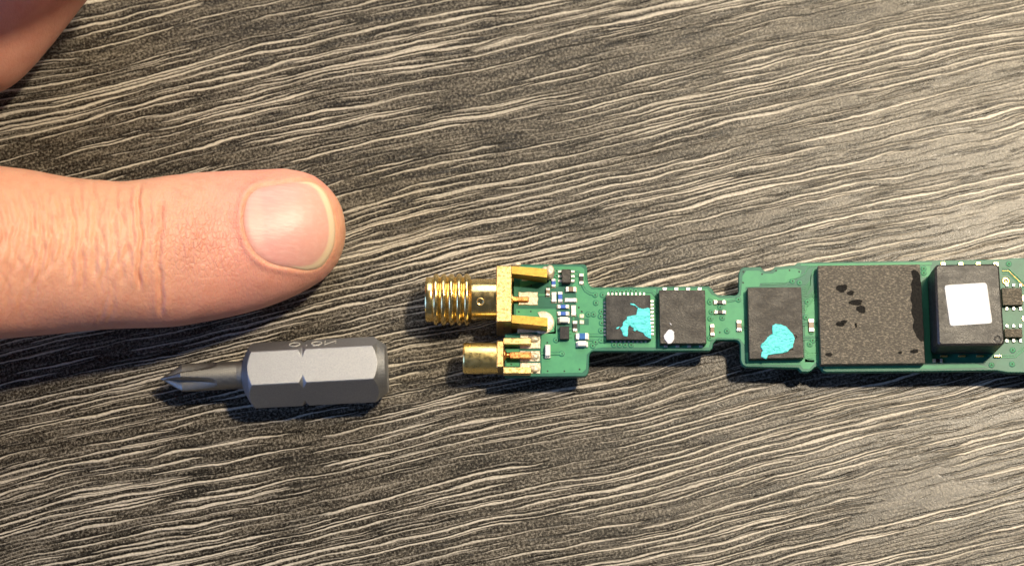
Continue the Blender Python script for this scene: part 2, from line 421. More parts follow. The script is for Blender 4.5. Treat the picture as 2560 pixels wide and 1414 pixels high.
sheet('bare_laminate', [(1378, 722), (1412, 714), (1432, 736), (1432, 800), (1446, 812), (1438, 826), (1392, 830), (1392, 770)], 0.0, 0.03, M['mask_dark'], board)
sheet('bare_laminate', [(1968, 712), (1980, 698), (2008, 694), (2014, 686), (2014, 712)], 0.0, 0.026, M['mask_dark'], board)

# --- traces: dark moat below, lighter track above
def trace(pts, wpx=4.0, moat=True, mat='mask', z=0.03):
    q = P2(pts); sc_ = 21.6
    if moat:
        k = MB(); k.ribbon(q, (wpx+6)/sc_, BT+0.0, BT+z); part('trace_gap', k, M['mask_dark'], board)
    k = MB(); k.ribbon(q, wpx/sc_, BT+0.0, BT+z+0.03); part('trace', k, M[mat], board)
trace([(1352, 884), (1370, 884), (1404, 884)], 7)
trace([(1437, 678), (1446, 680), (1452, 690)], 3)
trace([(1436, 689), (1450, 689)], 3)
trace([(1455, 706), (1457, 716), (1463, 727), (1474, 734), (1486, 737)], 5)
trace([(1465, 673), (1465, 700), (1474, 715), (1484, 721), (1510, 722)], 2.4, False)
trace([(1472, 838), (1514, 838)], 7); trace([(1472, 850), (1500, 852), (1514, 856)], 3)
trace([(1346, 737), (1366, 737)], 7, False)
trace([(1605, 730), (1628, 730), (1640, 742), (1649, 748)], 2.6); trace([(1598, 724), (1632, 724), (1648, 738)], 2.2, False)
for yy in (753, 760, 771, 778): trace([(1630, yy), (1640, yy), (1648, yy+5)], 2.2)
trace([(1818, 754), (1828, 752), (1844, 749)], 3)
trace([(1782, 752), (1770, 746)], 3); trace([(1854, 816), (1870, 817)], 3); trace([(1854, 823), (1870, 824)], 3)
for k in range(9):       # fan of parallel tracks between the two memory chips
    o_ = 4.3*k
    trace([(2006, 716+o_), (2012+k*1.2, 716+o_), (2026, 702+o_*0.9), (2026+(8-k)*0.2, 690-k*1.0+o_*0.5), (2034+k*0.4, 672+k*2.2), (2046, 668+k*3)] if k < 5 else
          [(2006, 716+o_), (2022, 716+o_), (2036, 704+o_), (2048, 700+o_)], 1.9, False)
trace([(1905, 712), (1962, 709), (1972, 698), (1996, 694), (2012, 684), (2020, 668), (2044, 664)], 2.2, False)
for k in range(4): trace([(2006, 764+5*k), (2014, 764+5*k), (2026-k*2, 752+4*k), (2034, 738+4*k), (2048, 732+5*k)], 2.0, False)
for k in range(5): trace([(2006, 878+4.6*k), (2016, 878+4.6*k), (2022, 881+4.6*k), (2050, 881+4.6*k)] if k > 1 else [(2006, 874+4.6*k), (2014, 874+4.6*k), (2022, 881+4.6*k), (2050, 881+4.6*k)], 2.0, False)
for yy in (806, 812, 842, 848): trace([(2006, yy), (2048, yy)], 2.2)
trace([(2480, 893), (2538, 893), (2560, 874), (2600, 850)], 3, False); trace([(2470, 888), (2534, 888), (2556, 870), (2600, 840)], 2.5, False)
for k in range(3): trace([(2505, 670+7*k), (2520+k, 670+7*k), (2560, 706+9*k), (2600, 740+9*k)], 2.2, k == 1, 'gold_dark' if k == 1 else 'mask')

# --- vias: one shared mesh
v = MB()
prof = [(0.0, 0.28), (0.035, 0.25), (0.05, 0.19), (0.045, 0.12), (0.02, 0.10)]
v.lathe(prof, (0,0,0), (0,0,1), 14, 0, cap0=False, cap1=False)
v.lathe([(0.02, 0.10), (0.018, 0.02)], (0,0,0), (0,0,1), 14, 1, cap0=False, cap1=True)
v.lathe([(0.004, 0.36), (0.012, 0.34), (0.012, 0.27)], (0,0,0), (0,0,1), 14, 2, cap0=False, cap1=False)
via_me = v.mesh('via', [M['mask'], M['hole'], M['mask_dark']], smooth=True)
def Z2(a, b): return (1440+a/5.05, 660+b/5.05)
def Z3(a, b): return (1820+a/4.16, 620+b/4.16)
def Z4(a, b): return (2260+a/4.16, 620+b/4.16)
vias = [Z2(*q) for q in [(240,390),(335,390),(250,490),(155,635),(220,635),(320,600),(310,660),(325,745),(315,840),(315,965),(210,1030),(245,985),(480,1020),(550,1020),(620,1020),(695,1020),
   (450,350),(515,350),(580,350),(630,345),(690,340),(755,340),(1690,480),(1710,605),(1695,690),(1845,680),(1820,545),(2050,450),(1905,845),(1690,935)]]
vias += [(1404, 884), (1391, 677), (1391, 689), (1390, 850)] + [Z3(*q) for q in [(670,345),(745,360),(825,560),(810,720),(850,1000),(880,960),(865,870),(2035,215),(2035,260)]] + [Z4(*q) for q in [(1090,165),(1130,1060),(1125,1205),(910,1215)]]
for a, b_ in vias:
    p = U(a, b_, BT+0.02)-OB; inst(via_me, 'via', board, (p[0], p[1], BT+0.02))
dot = MB(); dot.lathe([(0, 0.11), (0.008, 0.10)], (0,0,0), (0,0,1), 10); dot_me = dot.mesh('small_via', M['hole'])
for a, b_ in [(1378, 795), (1369, 718), (1328, 713), (1327, 778), (1297, 779), (1368, 856), (1369, 927), (1411, 927), (1449, 923), (1447, 768), (1454, 778), (1278, 869), (1278, 910), Z2(35, 548), Z2(75, 600), Z2(1815, 860), Z2(45, 1325), Z2(2115, 95), Z2(2110, 235),
      Z3(160,245), Z3(155,358), Z3(355,270), Z3(500,235), Z3(640,230), Z3(740,245)]:
    p = U(a, b_, BT+0.021)-OB; inst(dot_me, 'small_via', board, (p[0], p[1], BT+0.021))

# --- generic rectangular pieces given by their pixel box as seen at their top
def rect_mm(x0, x1, y0, y1, z):
    yc, xc = (y0+y1)/2, (x0+x1)/2
    return U(x0, yc, z)[0], U(x1, yc, z)[0], U(xc, y1, z)[1], U(xc, y0, z)[1]
def chip(name, x0, x1, y0, y1, h, mat, c=0.05, lift=0.08, parent=board_root, label=None):
    X0, X1, Y0, Y1 = rect_mm(x0, x1, y0, y1, BT+lift+h)
    q = MB(); q.box(X0, X1, Y0, Y1, BT+lift*0.3, BT+lift+h, c)
    o = part(name, q, M[mat], parent)
    if label: o['label'] = label
    return o, BT+lift+h
def quad_chip(name, corners, h, mat, c=0.06, lift=0.1, label=None):
    q = MB(); q.prism([U(a, b_, BT+lift+h)[:2] for a, b_ in corners], BT+0.03, BT+lift+h, c, vc=c)
    o = part(name, q, M[mat])
    if label: o['label'] = label
    return o, BT+lift+h
def passive(name, x0, x1, y0, y1, h, mat, horiz, tf=0.27, label=None):
    """little two-terminal component: ceramic body with a metal cap on either end"""
    X0, X1, Y0, Y1 = rect_mm(x0, x1, y0, y1, BT+h)
    q = MB()
    if horiz: t = (X1-X0)*tf; q.box(X0+t*0.8, X1-t*0.8, Y0+0.012, Y1-0.012, BT+0.02, BT+h-0.012, 0.02)
    else: t = (Y1-Y0)*tf; q.box(X0+0.012, X1-0.012, Y0+t*0.8, Y1-t*0.8, BT+0.02, BT+h-0.012, 0.02)
    o = part(name, q, M[mat])
    for k in (0, 1):
        q = MB()
        if horiz: a, b_ = (X0, X0+t) if k == 0 else (X1-t, X1); q.box(a, b_, Y0, Y1, BT+0.02, BT+h, 0.025)
        else: a, b_ = (Y0, Y0+t) if k == 0 else (Y1-t, Y1); q.box(X0, X1, a, b_, BT+0.02, BT+h, 0.025)
        part('terminal', q, M['tin'], o)
        q = MB(); e = 0.10                    # solder fillet spreading on the pad
        if horiz: q.prism([(X0-e if k == 0 else X1-t*.5, Y0-.02), (X0+t*.5 if k == 0 else X1+e, Y0-.02), (X0+t*.5 if k == 0 else X1+e, Y1+.02), (X0-e if k == 0 else X1-t*.5, Y1+.02)], BT+.02, BT+.12, .06)
        else: q.prism([(X0-.02, Y0-e if k == 0 else Y1-t*.5), (X1+.02, Y0-e if k == 0 else Y1-t*.5), (X1+.02, Y0+t*.5 if k == 0 else Y1+e), (X0-.02, Y0+t*.5 if k == 0 else Y1+e)], BT+.02, BT+.12, .06)
        part('solder_fillet', q, M['solder'], o)
    return o
for a in [('resistor', 1448.7, 1459, 684, 709, .32, 'ceramic_black', False), ('capacitor', 1415, 1440, 716, 728, .45, 'ceramic_brown', True),
          ('inductor', 1379, 1389, 697, 716, .32, 'ceramic_blue', False), ('capacitor', 1379, 1391, 730, 754, .32, 'ceramic_white', False),
          ('inductor', 1395, 1406, 729, 754, .34, 'ceramic_blue', False), ('capacitor', 1412.5, 1441, 744.5, 754, .32, 'ceramic_white', True),
          ('inductor', 1394, 1421.5, 761, 770, .34, 'ceramic_blue', True), ('capacitor', 1428, 1440, 763, 787.5, .32, 'ceramic_white', False),
          ('inductor', 1394, 1422, 778, 787.5, .34, 'ceramic_blue', True), ('resistor', 1432, 1443, 802, 827, .3, 'ceramic_black', False),
          ('capacitor', 1365, 1375, 720, 738, .4, 'ceramic_brown', False),
          ('inductor', 1440, 1471, 832, 847, .5, 'ceramic_azure', True), ('resistor', 1785.5, 1814, 750, 759, .3, 'ceramic_black', True),
          ('resistor', 1786.5, 1814, 775, 783.5, .3, 'ceramic_black', True), ('capacitor', 1776, 1786, 810, 838, .32, 'ceramic_brown', False),
          ('capacitor', 1842, 1854, 800, 826, .34, 'ceramic_brown', False), ('capacitor', 2022, 2035, 797, 827, .32, 'ceramic_brown', False),
          ('resistor', 2334, 2356, 896, 905, .25, 'ceramic_black', True)]:
    passive(*a)
for a in [(1398, 1421, 791, 805, .75, True), (1444, 1467, 851, 864, .75, True), (1363, 1376, 862, 889, .7, False)]:
    x0, x1, y0, y1, h, hz = a
    X0, X1, Y0, Y1 = rect_mm(x0, x1, y0, y1, BT+h)
    q = MB(); q.box(X0, X1, Y0, Y1, BT+.1, BT+h, .08); o = part('ceramic_component', q, M['ceramic_white'])
    for k in (0, 1):
        q = MB()
        if hz: q.box(X0-.16 if k == 0 else X1-.1, X0+.1 if k == 0 else X1+.16, Y0-.02, Y1+.02, BT+.02, BT+.3, .04)
        else: q.box(X0-.02, X1+.02, Y0-.16 if k == 0 else Y1-.1, Y0+.1 if k == 0 else Y1+.16, BT+.02, BT+.3, .04)
        part('terminal', q, M['tin'], o)
def pad(name, pts, h=0.06, mat='solder', parent=board, c=0.03):
    q = MB(); q.prism(P2(pts), BT+.005, BT+h, c); return part(name, q, M[mat], parent)
def rpts(x0, x1, y0, y1): return [(x0, y0), (x1, y0), (x1, y1), (x0, y1)]
for a in [(1449, 1460, 785.5, 795), (1449, 1460, 800.5, 810)]: pad('solder_pad', rpts(*a), .14)

# small six-legged chip
o, zt = chip('small_chip', 1404, 1427, 672.5, 706.5, .8, 'chip_brown', .08)
for xx, sgn in ((1400, -1), (1432, 1)):
    for yy in (678.5, 690, 701.5):
        q = MB(); X0, X1, Y0, Y1 = rect_mm(xx-5, xx+5, yy-3.2, yy+3.2, BT+.15); q.box(X0, X1, Y0, Y1, BT+.02, BT+.16, .05)
        part('pin', q, M['tin'], o)
# small square chip
o, zt = chip('small_chip', 1399.5, 1423, 815, 847, .6, 'chip_black', .04)
for yy in (822, 831, 841):
    q = MB(); X0, X1, Y0, Y1 = rect_mm(1422, 1429, yy-2.5, yy+2.5, BT+.1); q.box(X0, X1, Y0, Y1, BT+.02, BT+.1, .02); part('pin', q, M['mask'], o)

# --- chip with thermal paste remains
o, zt = chip('square_chip', 1515, 1627, 737, 848.5, .75, 'chip_black', .04, label='black square chip with torn cyan paste')
def pins(parent, pts, dx, dy, h=.1, mat='tin'):
    X0, X1, Y0, Y1 = rect_mm(pts[0][0]-dx, pts[0][0]+dx, pts[0][1]-dy, pts[0][1]+dy, BT+h)
    q = MB(); q.box(-(X1-X0)/2, (X1-X0)/2, -(Y1-Y0)/2, (Y1-Y0)/2, 0, h, .025); me = q.mesh('pin', M[mat])
    for a, b_ in pts:
        p = U(a, b_, BT+h)-OB; inst(me, 'pin', parent, (p[0], p[1], BT+.02))
pins(o, [Z2(368, 482+45.5*k) for k in range(10)], 3.6, 2.4)
pins(o, [Z2(962, 466+46*k) for k in range(10)], 4.2, 2.6)
pins(o, [Z2(408+50*k, 374) for k in range(10)], 2.4, 3.6)
pins(o, [Z2(458+53*k, 966) for k in range(9)], 2.4, 4.2)
cy1 = [(690,490),(735,500),(780,540),(800,556),(840,560),(885,560),(895,548),(930,555),(938,600),(940,700),(948,800),(950,940),(920,930),(870,900),(850,865),(790,845),(770,830),(740,845),(720,830),(730,810),(680,770),(660,790),(655,830),(655,880),(645,912),(610,905),(590,890),(588,860),(570,830),(560,800),(592,770),(590,740),(640,690),(645,660),(760,640),(772,590),(782,552),(740,522),(692,512)]
def paste(name, pts, zt, h, mat, parent, seed, amp=.8, c=.03):
    q = MB(); q.prism([U(a, b_, zt+h)[:2] for a, b_ in rough_poly(pts, 3, amp, seed)], zt-.01, zt+h, c)
    return part(name, q, M[mat], parent)
paste('paste_patch', [Z2(*q) for q in cy1], zt, .09, 'cyan', o, 1, .7)
paste('paste_patch', [Z2(*q) for q in [(500,815),(520,795),(545,785),(550,795),(530,815)]], zt, .05, 'cyan', o, 2, .3, .01)
# faint scratches round the patch
for k, pl in enumerate([[(745,500),(750,470),(780,460),(805,480),(810,510),(790,535)], [(680,460),(690,475)], [(680,860),(720,855),(780,850),(830,855)], [(440,720),(450,750),(440,790)]]):
    q = MB(); q.ribbon([U(*Z2(*a), zt)[:2] for a in pl], .05, zt, zt+.02); part('scratch', q, M['chip_rough'], o)

# --- taller grained chip with white paste
o, zt = chip('grained_chip', 1649, 1764.5, 724.5, 858, 1.1, 'chip_brown', .05, label='dark grained chip with a white paste dot')
pins(o, [Z2(1135+148*k, 1026) for k in range(4)], 4.5, 4.0, .2)
pins(o, [Z2(1120+147*k, 312) for k in range(4)], 5, 3.5, .2)
paste('paste_patch', blob(*Z2(1180, 912), 13.5, 16.5, 5, 20, .13), zt, .12, 'white_paste', o, 4, .6)
paste('paste_patch', [Z2(*q) for q in [(1180,738),(1195,745),(1210,765),(1200,768)]], zt, .04, 'white_paste', o, 5, .2, .01)

# --- memory chip with cyan paste
o, zt = quad_chip('memory_chip', [Z3(203, 410), Z3(762, 405), Z3(790, 1140), Z3(222, 1150)], 1.05, 'chip_brown', label='dark rectangular chip with a smeared cyan paste patch')
cy2 = [(465,800),(500,785),(550,790),(600,810),(640,850),(680,900),(695,945),(682,990),(675,1030),(640,1050),(620,1075),(520,1095),(415,1110),(400,1150),(345,1130),(350,1080),(365,1060),(340,1030),(345,1000),(380,970),(410,925),(440,900),(465,890),(460,850)]
paste('paste_patch', [Z3(*q) for q in cy2], zt, .12, 'cyan', o, 6, .9)
for k, pl in enumerate([[(690,900),(720,920),(700,935)], [(620,1060),(680,1050)]]):
    q = MB(); q.ribbon([U(*Z3(*a), zt)[:2] for a in pl], .12, zt, zt+.03); part('scratch', q, M['stain_shadow'], o)

# --- big chip
o, zt = quad_chip('large_chip', [Z3(935, 183), Z3(1995, 168), Z3(2050, 1195), Z3(968, 1205)], 1.1, 'chip_rough', .05, label='largest square chip with coarse brown surface and black stains and a painted shadow edge')
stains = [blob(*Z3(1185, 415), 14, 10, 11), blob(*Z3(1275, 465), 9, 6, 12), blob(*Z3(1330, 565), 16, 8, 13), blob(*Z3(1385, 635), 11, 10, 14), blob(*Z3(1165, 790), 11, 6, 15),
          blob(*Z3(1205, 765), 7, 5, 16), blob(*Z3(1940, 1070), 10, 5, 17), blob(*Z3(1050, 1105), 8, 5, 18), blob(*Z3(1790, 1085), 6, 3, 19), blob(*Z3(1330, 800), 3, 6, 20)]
stains.append([Z3(*q) for q in [(1905,235),(1935,222),(1970,240),(2000,275),(2010,400),(2018,600),(2030,800),(2040,960),(2010,975),(1960,920),(1920,820),(1935,740),(1905,660),(1915,580),(1895,520),(1915,440),(1900,380),(1925,320),(1908,270)]])  # ragged residue along the edge, with the block's cast shadow painted into it
for i, s_ in enumerate(stains): paste('stain_and_shadow_patch', s_, zt, .03, 'stain_shadow', o, 30+i, .9, .01)

# --- tall moulded block with a paper label
BZ = BT+.25+4.1
def cn(a, b_, z): return U(*Z4(a, b_), z)[:2]
q = MB(); q.prism([cn(320, 170, BZ), cn(990, 160, BZ), cn(1052, 1005, BZ), cn(355, 1010, BZ)], BT+.25, BZ, .22, vc=.3)
blk = part('moulded_block', q, M['block'], angle=40); blk['label'] = 'tall black block with a white paper label'
for k in range(4):
    q = MB(); X0, X1, Y0, Y1 = rect_mm(2350+45*k, 2368+45*k, 888, 892, BT+.2); q.box(X0, X1, Y0, Y1, BT+.02, BT+.4, .03); part('pin', q, M['gold_pale'], blk)
    q = MB(); X0, X1, Y0, Y1 = rect_mm(2352+44*k, 2364+44*k, 655.5, 672, BT+.2); q.box(X0, X1, Y0, Y1, BT+.02, BT+.25, .03); part('pin', q, M['gold_pale'], blk)
lab = [(420, 385), (860, 357), (920, 780), (480, 810)]
def rounded(pts, rr):
    out = []
    for i in range(4):
        p0 = np.array(pts[i-1], float); p = np.array(pts[i], float); p1 = np.array(pts[(i+1) % 4], float)
        a = p+(p0-p)/np.linalg.norm(p0-p)*rr; c = p+(p1-p)/np.linalg.norm(p1-p)*rr
        for t in (0, .25, .5, .75, 1): out.append(tuple((1-t)**2*a+2*t*(1-t)*p+t*t*c))
    return out
q = MB(); q.prism([cn(a, b_, BZ+.08) for a, b_ in rounded(lab, 34)], BZ+.005, BZ+.08, .015); part('paper_label', q, M['label'], blk)
for pl in [[(375,265),(420,252),(480,255)], [(385,340),(470,345)], [(395,290),(390,320)], [(345,627),(440,627)], [(360,415),(385,440)], [(385,550),(420,570)], [(410,875),(515,870)], [(400,850),(470,862)], [(390,690),(430,675)]]:
    q = MB(); q.ribbon([cn(a, b_, BZ) for a, b_ in pl], .09, BZ-.02, BZ+.03); part('embossed_mark', q, M['block'], blk)
q = MB(); c0 = cn(975, 942, BZ); q.lathe([(0, .46), (.05, .44), (.06, .38), (.03, .34), (.03, .02)], (*c0, BZ-.01), (0,0,1), 24, cap0=False); part('pin_one_dot', q, M['block'], blk, smooth=True)

# --- pieces at the right-hand edge
for a in [(2506, 2556, 719, 762), (2512, 2556, 821, 842)]:
    o, zt = chip('small_chip', *a, .6, 'chip_rough', .04)
    for k in range(3):
        q = MB(); X0, X1, Y0, Y1 = rect_mm(2514+17*k, 2521+17*k, a[3]+5, a[3]+13, BT+.2); q.box(X0, X1, Y0, Y1, BT+.02, BT+.2, .04); part('pin', q, M['tin'], o)
        q = MB(); X0, X1, Y0, Y1 = rect_mm(2514+17*k, 2521+17*k, a[2]-11, a[2]-3, BT+.2); q.box(X0, X1, Y0, Y1, BT+.02, BT+.2, .04); part('pin', q, M['tin'], o)
q = MB(); c0 = U(*Z4(1060, 342), BT+.05); q.lathe([(0, .5), (.05, .47), (.05, .16), (.01, .14), (.01, .02)], (c0[0], c0[1], BT+.01), (0,0,1), 24, cap0=False); part('test_pad', q, M['gold_pale'], board, smooth=True)
for a in [(2555, 2567, 738, 752), (2555, 2570, 790, 802)]: pad('solder_pad', rpts(*a), .1, 'gold_pale')
for k in range(4):
    passive('capacitor', 2590+30*k, 2612+30*k, 700+30*(k % 2), 712+30*(k % 2), .35, 'ceramic_brown', True)
o, zt = chip('square_chip', 2590, 2700, 780, 880, .9, 'chip_black', .05)

# ---------------------------------------------------------------- threaded coaxial connector
AX_Z = 3.32
SX = lambda px, py=748, z=AX_Z: U(px, py, z)[0]
ax_y = U(1140, 749, AX_Z)[1]
sma = bpy.data.objects.new('threaded_connector', None); C.objects.link(sma); sma.parent = board_root
sma['label'] = 'gold threaded coaxial connector'
x0 = SX(1065); rT, rC = 3.02, 2.42
prof = [(SX(1240), 1.2), (SX(1240), rC), (SX(1182), rC), (SX(1177), rC+.08)]
def thread_prof():
    out = [(SX(1176), 2.5)]
    n = 5; a0, a1 = 1168, 1091; step = (a0-a1)/(n-1)
    for k in range(n):
        c_ = a0-step*k
        out += [(SX(c_+step*.48), 2.60), (SX(c_+step*.18), rT-.04), (SX(c_+step*.06), rT), (SX(c_-step*.12), rT), (SX(c_-step*.26), rT-.05)]
    out += [(SX(1082), 2.60), (SX(1080), 2.64), (SX(1068), 2.64), (x0, 2.56), (x0, 2.3), (x0+1.0, 2.28), (x0+3.6, 2.2), (x0+3.6, .2)]
    return out
q = MB(); tp = thread_prof(); q.lathe([(a, r) for a, r in tp], (0, ax_y, AX_Z), (1,0,0), 72, cap0=False, cap1=True)
part('threaded_barrel', q, M['gold_shiny'], sma, angle=55)
q = MB(); q.lathe([(SX(1243), .5), (SX(1243), rC+.02), (SX(1184), rC), (SX(1178), rC-.06), (SX(1174), rC-.1), (SX(1174), .5)], (0, ax_y, AX_Z), (1,0,0), 72, cap0=False, cap1=False)
part('collar', q, M['gold_shiny'], sma, angle=50)
dpos = U(1201, 754, AX_Z+rC*.97); dn = Vector((0, dpos[1]-ax_y, dpos[2]-AX_Z)).normalized()
base = np.array([dpos[0], ax_y, AX_Z])+np.array(dn)*(rC-.02)
q = MB(); q.lathe([(0.0, .46), (.06, .44), (.075, .40), (.05, .33), (-.0, .24), (-.0, .02)], base, tuple(dn), 24, cap0=False); part('dimple', q, M['gold'], sma, smooth=True)
fz1, fz0 = AX_Z+3.2, 0.06
fx0, fx1, _, _ = rect_mm(1241, 1280, 663, 803, fz1)
fy0 = U(1260, 804, fz1)[1]; fy1 = U(1260, 663.5, fz1)[1]
q = MB(); q.box(fx0, fx1, fy0, fy1, fz0, fz1, .09); part('square_flange', q, M['gold'], sma)
def leg(ya0, ya1, yb0, yb1, xb, z_a, z_b, zlow_a, zlow_b, name='leg'):
    # plan ys at flange (a) and at the free end (b), given as world mm
    xa = fx1-.05
    vs = [(xa, ya0, zlow_a), (xa, ya1, zlow_a), (xa, ya1, z_a), (xa, ya0, z_a), (xb, yb0, zlow_b), (xb, yb1, zlow_b), (xb, yb1, z_b), (xb, yb0, z_b)]
    q = MB(); q.add(vs, [(0,1,2,3), (7,6,5,4), (0,3,7,4), (1,5,6,2), (2,6,7,3), (0,4,5,1)])
    return part(name, q, M['gold_dark'], sma)
z_a, z_b = fz1-.12, fz1-.2
leg(U(1284, 683, z_a)[1], U(1284, 665, z_a)[1], U(1368, 693, z_b)[1], U(1368, 672, z_b)[1], U(1368, 682, z_b)[0], z_a, z_b, BT+.9, BT-.02)
leg(U(1284, 806, z_a)[1], U(1284, 787, z_a)[1], U(1369, 815, z_b)[1], U(1369, 794, z_b)[1], U(1369, 804, z_b)[0], z_a, z_b, BT-.5, BT-.5)
for ya, yb in ((ax_y+2.3, ax_y+3.1), (ax_y-3.1, ax_y-2.3)):     # lower pair gripping the underside
    leg(ya, yb, ya, yb, fx1+3.9, BB-.02, BB-.02, .15, .6)
q = MB(); px0, px1, py0, py1 = rect_mm(1276, 1322, 741, 752, BT+.62); q.box(px0, px1, py0, py1, BT+.2, BT+.62, .06); part('centre_pin', q, M['copper'], sma)
q = MB(); q.lathe([(fx1-.3, .62), (fx1+.12, .62), (fx1+.12, .05)], (0, (py0+py1)/2, BT+.42), (1,0,0), 24); part('insulator', q, M['gold_pale'], sma, angle=50)
q = MB(); q.prism(P2(rough_poly(rpts(1296, 1345, 730, 763), 4, 1.2, 40)), BT+.01, BT+.16, .07); part('solder_pad', q, M['solder'], board)
# solder ring round the lower leg, blobs on the upper leg
cx, cy_ = 1357, 806
ring_o = arc(cx, cy_, 29, -118, 128, 22); ring_i = arc(cx, cy_, 13, 128, -118, 22)
q = MB()
oo = [U(a, b_, BT)[:2] for a, b_ in ring_o]; mm_ = [U(a, b_, BT)[:2] for a, b_ in arc(cx, cy_, 20, -118, 128, 22)]; ii = [U(a, b_, BT)[:2] for a, b_ in arc(cx, cy_, 9, -118, 128, 22)]
n_ = len(oo); rr = random.Random(3)
vs = [(*p, BT) for p in oo]+[(oo[i][0]*.75+mm_[i][0]*.25, oo[i][1]*.75+mm_[i][1]*.25, BT+.09+rr.uniform(-.02, .03)) for i in range(n_)]+[(*p, BT+.13+rr.uniform(-.03, .04)) for p in mm_]+[(*p, BT+.2) for p in ii]
q.add(vs, [(k*n_+i, k*n_+i+1, (k+1)*n_+i+1, (k+1)*n_+i) for k in range(3) for i in range(n_-1)])
part('solder_ring', q, M['solder'], board, smooth=True)
def solder_blob(px, py, z, r, sx=1.0, sy=1.0):
    c0 = U(px, py, z); bm = bmesh.new(); bmesh.ops.create_icosphere(bm, subdivisions=3, radius=1)
    q = MB(); vs = []
    for v_ in bm.verts:
        d = v_.co; k = 1+.25*mnoise.noise(d*1.7+Vector((px, py, 0)))
        vs.append((c0[0]+d.x*r*k*sx, c0[1]+d.y*r*k*sy, z+d.z*r*k*.8))
    q.add(vs, [[w_.index for w_ in f.verts] for f in bm.faces]); bm.free()
    return part('solder_blob', q, M['solder'], board, smooth=True)
solder_blob(1374, 679, BT+1.1, .62, .9, 1.2); solder_blob(1362, 672, BT+1.3, .3); solder_blob(1374, 688, BT+.4, .5); solder_blob(1293, 661, BT+.6, .32, 1.6, .7)
q = MB(); q.prism(P2([(1294, 812), (1350, 812), (1350, 830), (1294, 832)]), BT-.3, BT+.05, .03); part('solder_pad', q, M['solder'], board)
q = MB(); q.prism(P2([(1304, 690), (1348, 692), (1348, 700), (1304, 702)]), BT+.0, BT+.05, .02); part('solder_pad', q, M['solder'], board)

# ---------------------------------------------------------------- small smooth coaxial jack
mm = bpy.data.objects.new('coaxial_jack', None); C.objects.link(mm); mm.parent = board_root; mm['label'] = 'small smooth gold coaxial jack with three prongs'
jz = BT-.55; jr = 1.80
jy = U(1200, 895, jz)[1]
JX = lambda px: U(px, 893, jz)[0]
q = MB(); q.lathe([(JX(1244), .3), (JX(1244), jr), (JX(1163), jr), (JX(1159), jr-.06), (JX(1157.5), jr-.16), (JX(1157.5), 1.35), (JX(1170), 1.3), (JX(1215), 1.3), (JX(1215), .1)], (0, jy, jz), (1,0,0), 64, cap0=False)
part('barrel', q, M['gold_pale'], mm, angle=45)
jzt = jz+1.85
a0, a1, b0, b1 = rect_mm(1241, 1260, 851, 917.5, jzt)
q = MB(); q.prism([(a0, b0+.08), (a0+.08, b0), (a1-.08, b0), (a1, b0+.08), (a1, b1-.3), (a1-.12, b1), (a0+.12, b1), (a0, b1-.3)], jz-1.85, jzt, .12); part('square_flange', q, M['gold'], mm)
for (x0_, x1_, y0_, y1_, mt, zz) in [(1258, 1328, 844, 860, 'gold', jzt-.18), (1275, 1328, 879, 895, 'copper', BT+1.0), (1258, 1328, 917, 933, 'gold', jzt-.18)]:
    X0, X1, Y0, Y1 = rect_mm(x0_, x1_, y0_, y1_, zz)
    q = MB(); q.box(X0, X1, Y0, Y1, BT+.03 if mt == 'gold' else BT+.25, zz, .06); part('prong', q, M[mt], mm)
cp = U(1268, 887, BT+.7)
q = MB(); q.lathe([(JX(1259), .62), (JX(1263), .6), (JX(1266), .36), (JX(1269), .28), (JX(1277), .3), (JX(1277), .02)], (0, cp[1], BT+.62), (1,0,0), 28); part('centre_pin', q, M['copper'], mm, smooth=True)
for i, a in enumerate([(1300, 1351, 835, 871), (1300, 1349.5, 877, 903.5), (1300, 1351, 907, 934)]):
    q = MB(); q.prism(P2(rough_poly(rpts(*a), 4, .8, 50+i)), BT+.01, BT+.12, .05); part('solder_pad', q, M['solder'], board)
    cyp = (a[2]+a[3])/2+(-6 if i == 0 else 2 if i == 2 else 0)
    solder_blob(1335, cyp, BT+.12, .42, 1.5, 1.1)

# ================================================================ screwdriver bit
AP = 3.36; AC = AP/math.cos(R(30))
ang = R(3.05); axv = np.array([math.cos(ang), math.sin(ang), 0]); lat = np.array([-math.sin(ang), math.cos(ang), 0]); zv = np.array([0, 0, 1.0])
ctop = (U(637, 921, 2*AP)+U(931, 904.7, 2*AP))/2
OBIT = np.array([ctop[0], ctop[1], 0.02]); Obit = OBIT+zv*AP
def A(px): 
    d = U(px, 921-(px-637)*.0535, AP)-Obit; return float(d@axv)
def bit_part(name, q, mat, parent, angle=None, smooth=False): return link(name, q.mesh(name, mat, OBIT, smooth, angle), parent)
bit = bpy.data.objects.new('screwdriver_bit', None); C.objects.link(bit); bit.location = Vector(OBIT.tolist())*S; bit.empty_display_size = .005
tag(bit, 'grey steel hex screwdriver bit with pointed cross tip lying below the finger', 'screwdriver bit')
hx0, hx1 = A(608), A(968); g0 = A(762)
def cap_r(a):
    r = 99
    pts = [(hx0, 1.55), (A(612), 2.1), (A(627), AP), (A(638), AC+.02)]
    r = min(r, np.interp(a, [p[0] for p in pts], [p[1] for p in pts])) if a < A(638) else r
    pts = [(A(935), AC+.02), (A(947), AP), (A(965), 2.8), (hx1, 2.6)]
    if a > A(935): r = min(r, np.interp(a, [p[0] for p in pts], [p[1] for p in pts]))
    r = min(r, AP+.17+max(0, abs(a-g0)-.06)*.9)
    return r
stn = sorted(set(np.round(np.concatenate([np.linspace(hx0, A(655), 40), np.linspace(A(655), g0-.8, 14), np.linspace(g0-.8, g0+.8, 41), np.linspace(g0+.8, A(920), 16), np.linspace(A(920), hx1, 40)]), 4)))
thetas = []
